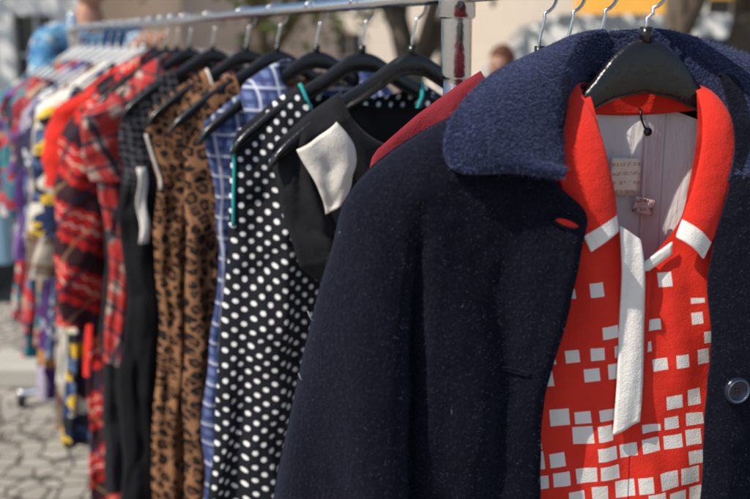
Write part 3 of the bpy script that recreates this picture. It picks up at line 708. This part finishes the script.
# ------------------------------------------------------------ people
SKIN = plain('skin', (.45, .24, .16), .5, .08, 30); SKIN.node_tree.nodes['Principled BSDF'].inputs['Subsurface Weight'].default_value = .1
def skinmesh(name, verts, edges, rad, mat, par, root=0, sub=2):
    me = bpy.data.meshes.new(name); me.from_pydata(verts, edges, []); o = bpy.data.objects.new(name, me); COL.objects.link(o); o.parent = par
    me.materials.append(mat); sm = o.modifiers.new('skin', 'SKIN'); sm.use_smooth_shade = True
    for i, v in enumerate(me.skin_vertices[0].data):
        rr = rad[i]; v.radius = rr if isinstance(rr, tuple) else (rr, rr); v.use_root = (i == root)
    s2 = o.modifiers.new('ss', 'SUBSURF'); s2.levels = sub; s2.render_levels = sub
    return o
def person(name, loc, rot, h, shirt, trousers, hair, longhair, hands, female=False):
    e = empty(name, loc, rot); S = h / 1.75; k = .9 if female else 1.0
    v = lambda x, y, z: (x * S, y * S, z * S)   # faces -y
    sw = .19 * k
    skinmesh('body', [v(0, 0, 1.0), v(0, .01, 1.2), v(0, .01, 1.4), v(0, .0, 1.47), v(0, -.01, 1.56)], [(0, 1), (1, 2), (2, 3), (3, 4)], [(.13 * S, .09 * S), (.12 * S, .09 * S), (.13 * S, .09 * S), .058 * S, .055 * S], SKIN, e)
    vs = [v(0, 0, .95), v(0, .01, 1.12), v(0, .01, 1.3), v(0, .015, 1.41), v(0, .005, 1.465)]; ed = [(0, 1), (1, 2), (2, 3), (3, 4)]
    rd = [(.165 * S * k, .115 * S), (.145 * S * k, .105 * S), (.165 * S * k, .115 * S), (.12 * S, .085 * S), (.068 * S, .066 * S)]
    for sg, hd in zip((-1, 1), hands):
        sh = Vector(v(sg * sw, .01, 1.405)); H = Vector(hd); d = H - sh; L = .56 * S
        if d.length > L * .98: H = sh + d.normalized() * L * .98; d = H - sh
        midp = sh + d * .5; drop = math.sqrt(max(0, (L / 2) ** 2 - (d.length / 2) ** 2)); elb = midp + Vector((sg * .25, .3, -1)).normalized() * drop
        i = len(vs); vs += [tuple(sh), tuple(sh.lerp(elb, .75))]; ed += [(3, i), (i, i + 1)]; rd += [.068 * S, .056 * S]
        skinmesh('arm', [tuple(sh.lerp(elb, .3)), tuple(elb), tuple(elb.lerp(H, .5)), tuple(H)], [(0, 1), (1, 2), (2, 3)], [.045 * S, .04 * S, .036 * S, .025 * S], SKIN, e)
        f = (H - elb).normalized(); sdv = f.cross(Vector((0, 0, 1))).normalized()
        if sdv.length < .1: sdv = Vector((1, 0, 0))
        pal = H + f * .05 * S
        skinmesh('palm', [tuple(H), tuple(pal), tuple(H + f * .085 * S)], [(0, 1), (1, 2)], [(.024 * S, .018 * S), (.036 * S, .015 * S), (.034 * S, .012 * S)], SKIN, e, sub=1)
        nrm = sdv.cross(f)
        if nrm.z > 0: nrm = -nrm
        for q, ln in enumerate((.068, .078, .072, .056)):
            b0 = H + f * .075 * S + sdv * (q - 1.5) * .019 * S; l = ln * S
            skinmesh('finger', [tuple(b0), tuple(b0 + f * l * .45 + nrm * l * .1), tuple(b0 + f * l * .7 + nrm * l * .4), tuple(b0 + f * l * .72 + nrm * l * .7)], [(0, 1), (1, 2), (2, 3)], [.0095 * S, .009 * S, .0085 * S, .007 * S], SKIN, e, sub=1)
        b0 = H + f * .03 * S - sdv * .025 * S
        skinmesh('thumb', [tuple(b0), tuple(b0 + (f - sdv) * .03 * S), tuple(b0 + (f * 1.6 - sdv) * .035 * S + nrm * .01)], [(0, 1), (1, 2)], [.013 * S, .011 * S, .009 * S], SKIN, e, sub=1)
    skinmesh('shirt', vs, ed, rd, shirt, e)
    vt = [v(0, 0, .96)]; et = []; rt = [(.17 * S * k, .12 * S)]
    for sg in (-1, 1):
        i = len(vt); vt += [v(sg * .10, 0, .86), v(sg * .11, -.01, .5), v(sg * .115, .01, .1)]; et += [(0, i), (i, i + 1), (i + 1, i + 2)]; rt += [.098 * S, .07 * S, .058 * S]
        P = []
        for t_ in range(9):
            t = t_ / 8; P.append([(sg * .115 * S + .045 * S * (math.sin(math.pi * min(1, .12 + t * .85)) ** .5) * math.cos(a), (-.06 + .25 * t) * S, .002 + max(.0, .035 * (1 - t * .5) * (1 + math.sin(a))) * S) for a in [2 * math.pi * q / 12 for q in range(12)]])
        grid('shoe', P, castiron, e, closed=True)
    skinmesh('trousers', vt, et, rt, trousers, e)
    P = []; n = 22; hc = Vector(v(0, -.02, 1.635))
    for i in range(n + 1):
        th = math.pi * i / n; row = []
        for j in range(28):
            ph = 2 * math.pi * j / 28; x, y, z = math.sin(th) * math.cos(ph), -math.sin(th) * math.sin(ph), math.cos(th)
            jaw = 1 - .26 * max(0, -z) ** 1.3; X = .078 * x * jaw; Yv = .098 * y * (1 - .10 * max(0, -z)) - (.012 if y < 0 and z < -.3 else 0); Z = .118 * z
            if y < -.55 and abs(z - .05) < .12 and .25 < abs(x) < .6: Yv += .006
            row.append((hc.x + X * S, -(hc.y + Yv * S), hc.z + Z * S))
        P.append(row)
    grid('head', P, SKIN, e, closed=True, sub=1)
    off = lambda x, y, z: tuple(hc + Vector((x, y, z)) * S)
    skinmesh('nose', [off(0, -.088, .015), off(0, -.108, -.018), off(0, -.098, -.028)], [(0, 1), (1, 2)], [.009 * S, .014 * S, .012 * S], SKIN, e, sub=1)
    LIP = plain('lips', (.4, .12, .1), .4); EYE = plain('eye_white', (.75, .73, .7), .2)
    skinmesh('mouth', [off(a, -.096 + abs(a) * .25, -.055) for a in (-.024, 0, .024)], [(0, 1), (1, 2)], [.004 * S, .007 * S, .004 * S], LIP, e, sub=1)
    for sg in (-1, 1):
        disc('eye', hc.x + sg * .031 * S, -(hc.y - .083 * S), hc.z + .008 * S, [(.011 * S, 0), (.008 * S, .004 * S), (.0003, .006 * S)], EYE, e, 14)
        disc('iris', hc.x + sg * .031 * S, -(hc.y - .0875 * S), hc.z + .008 * S, [(.005 * S, .0), (.0003, .003 * S)], blk, e, 12)
        skinmesh('ear', [off(sg * .076, .005, -.022), off(sg * .086, .012, .0), off(sg * .08, .012, .022)], [(0, 1), (1, 2)], [.008 * S, .012 * S, .01 * S], SKIN, e, sub=1)
    P = []
    for i in range(15):
        row = []
        for j in range(32):
            ph = 2 * math.pi * j / 32; fr = -math.sin(ph)
            thm = 1.15 if fr < -.45 else (1.75 if fr < .1 else 2.15)
            if longhair and fr > -.35: thm = 2.2
            th = thm * i / 14; x, y, z = math.sin(th) * math.cos(ph), -math.sin(th) * math.sin(ph), math.cos(th)
            g = 1.10 + .05 * nz(x * 5, y * 5, z * 5); dz = 0
            if longhair and i > 11 and fr > -.35: dz = -(i - 11) * .045; g *= 1.08
            row.append((hc.x + .08 * x * g * S, -(hc.y + .102 * y * g * S + (.01 * S)), hc.z + (.119 * z * g + dz) * S))
        P.append(row)
    grid('hair', P, hair, e, closed=True, solid=.006)
    return e
SHIRT = m_floral('blue_shirt_print', [(0, (.05, .20, .40)), (.4, (.14, .35, .52)), (.65, (.02, .08, .25)), (.88, (.6, .66, .68))], 26, 60, (.42, .55, .64), obj=True)
SH2 = cloth('dark_top', (.05, .06, .08)); JEANS = cloth('jeans', (.04, .06, .12)); KHA = cloth('khaki', (.25, .2, .13))
HB = plain('brown_hair', (.10, .035, .015), .6, .3, 60); HG = plain('grey_hair', (.25, .23, .2), .6, .3, 60)
person('man', (-1.30, 4.85, 0), R(35), 1.95, SHIRT, KHA, HG, False, [(-.30, -.45, 1.25), (.02, -.62, 1.56)])
person('woman', (.80, 6.6, 0), R(-50), 1.52, SH2, JEANS, HB, True, [(-.24, -.1, .78), (.24, -.1, .78)], True)

# ------------------------------------------------------------ light, camera
EL, AZ = R(50), R(-122)
w = bpy.data.worlds.new('World'); sc.world = w; w.use_nodes = True
bg = w.node_tree.nodes['Background']; sk = w.node_tree.nodes.new('ShaderNodeTexSky'); sk.sky_type = 'NISHITA'; sk.sun_disc = False
sk.sun_elevation = EL; sk.sun_rotation = AZ; w.node_tree.links.new(sk.outputs[0], bg.inputs[0]); bg.inputs[1].default_value = .13
sd = bpy.data.lights.new('sun', 'SUN'); sd.energy = 5.0; sd.angle = R(.5); sd.color = (1, .92, .80)
so = bpy.data.objects.new('sun', sd); COL.objects.link(so)
tosun = Vector((math.sin(AZ) * math.cos(EL), math.cos(AZ) * math.cos(EL), math.sin(EL)))
so.rotation_euler = tosun.to_track_quat('Z', 'Y').to_euler(); so.location = (0, 0, 8)
cd = bpy.data.cameras.new('camera'); cam = bpy.data.objects.new('camera', cd); COL.objects.link(cam); sc.camera = cam
cam.location = (0, 0, 1.54); cam.rotation_euler = (R(90 - 11.2), 0, 0); cd.lens = 50; cd.sensor_width = 36; cd.clip_start = .05; cd.clip_end = 1500
cd.dof.use_dof = True; cd.dof.focus_distance = 1.12; cd.dof.aperture_fstop = 4.5
sc.view_settings.view_transform = 'Standard'; sc.view_settings.look = 'None'; sc.view_settings.exposure = 0
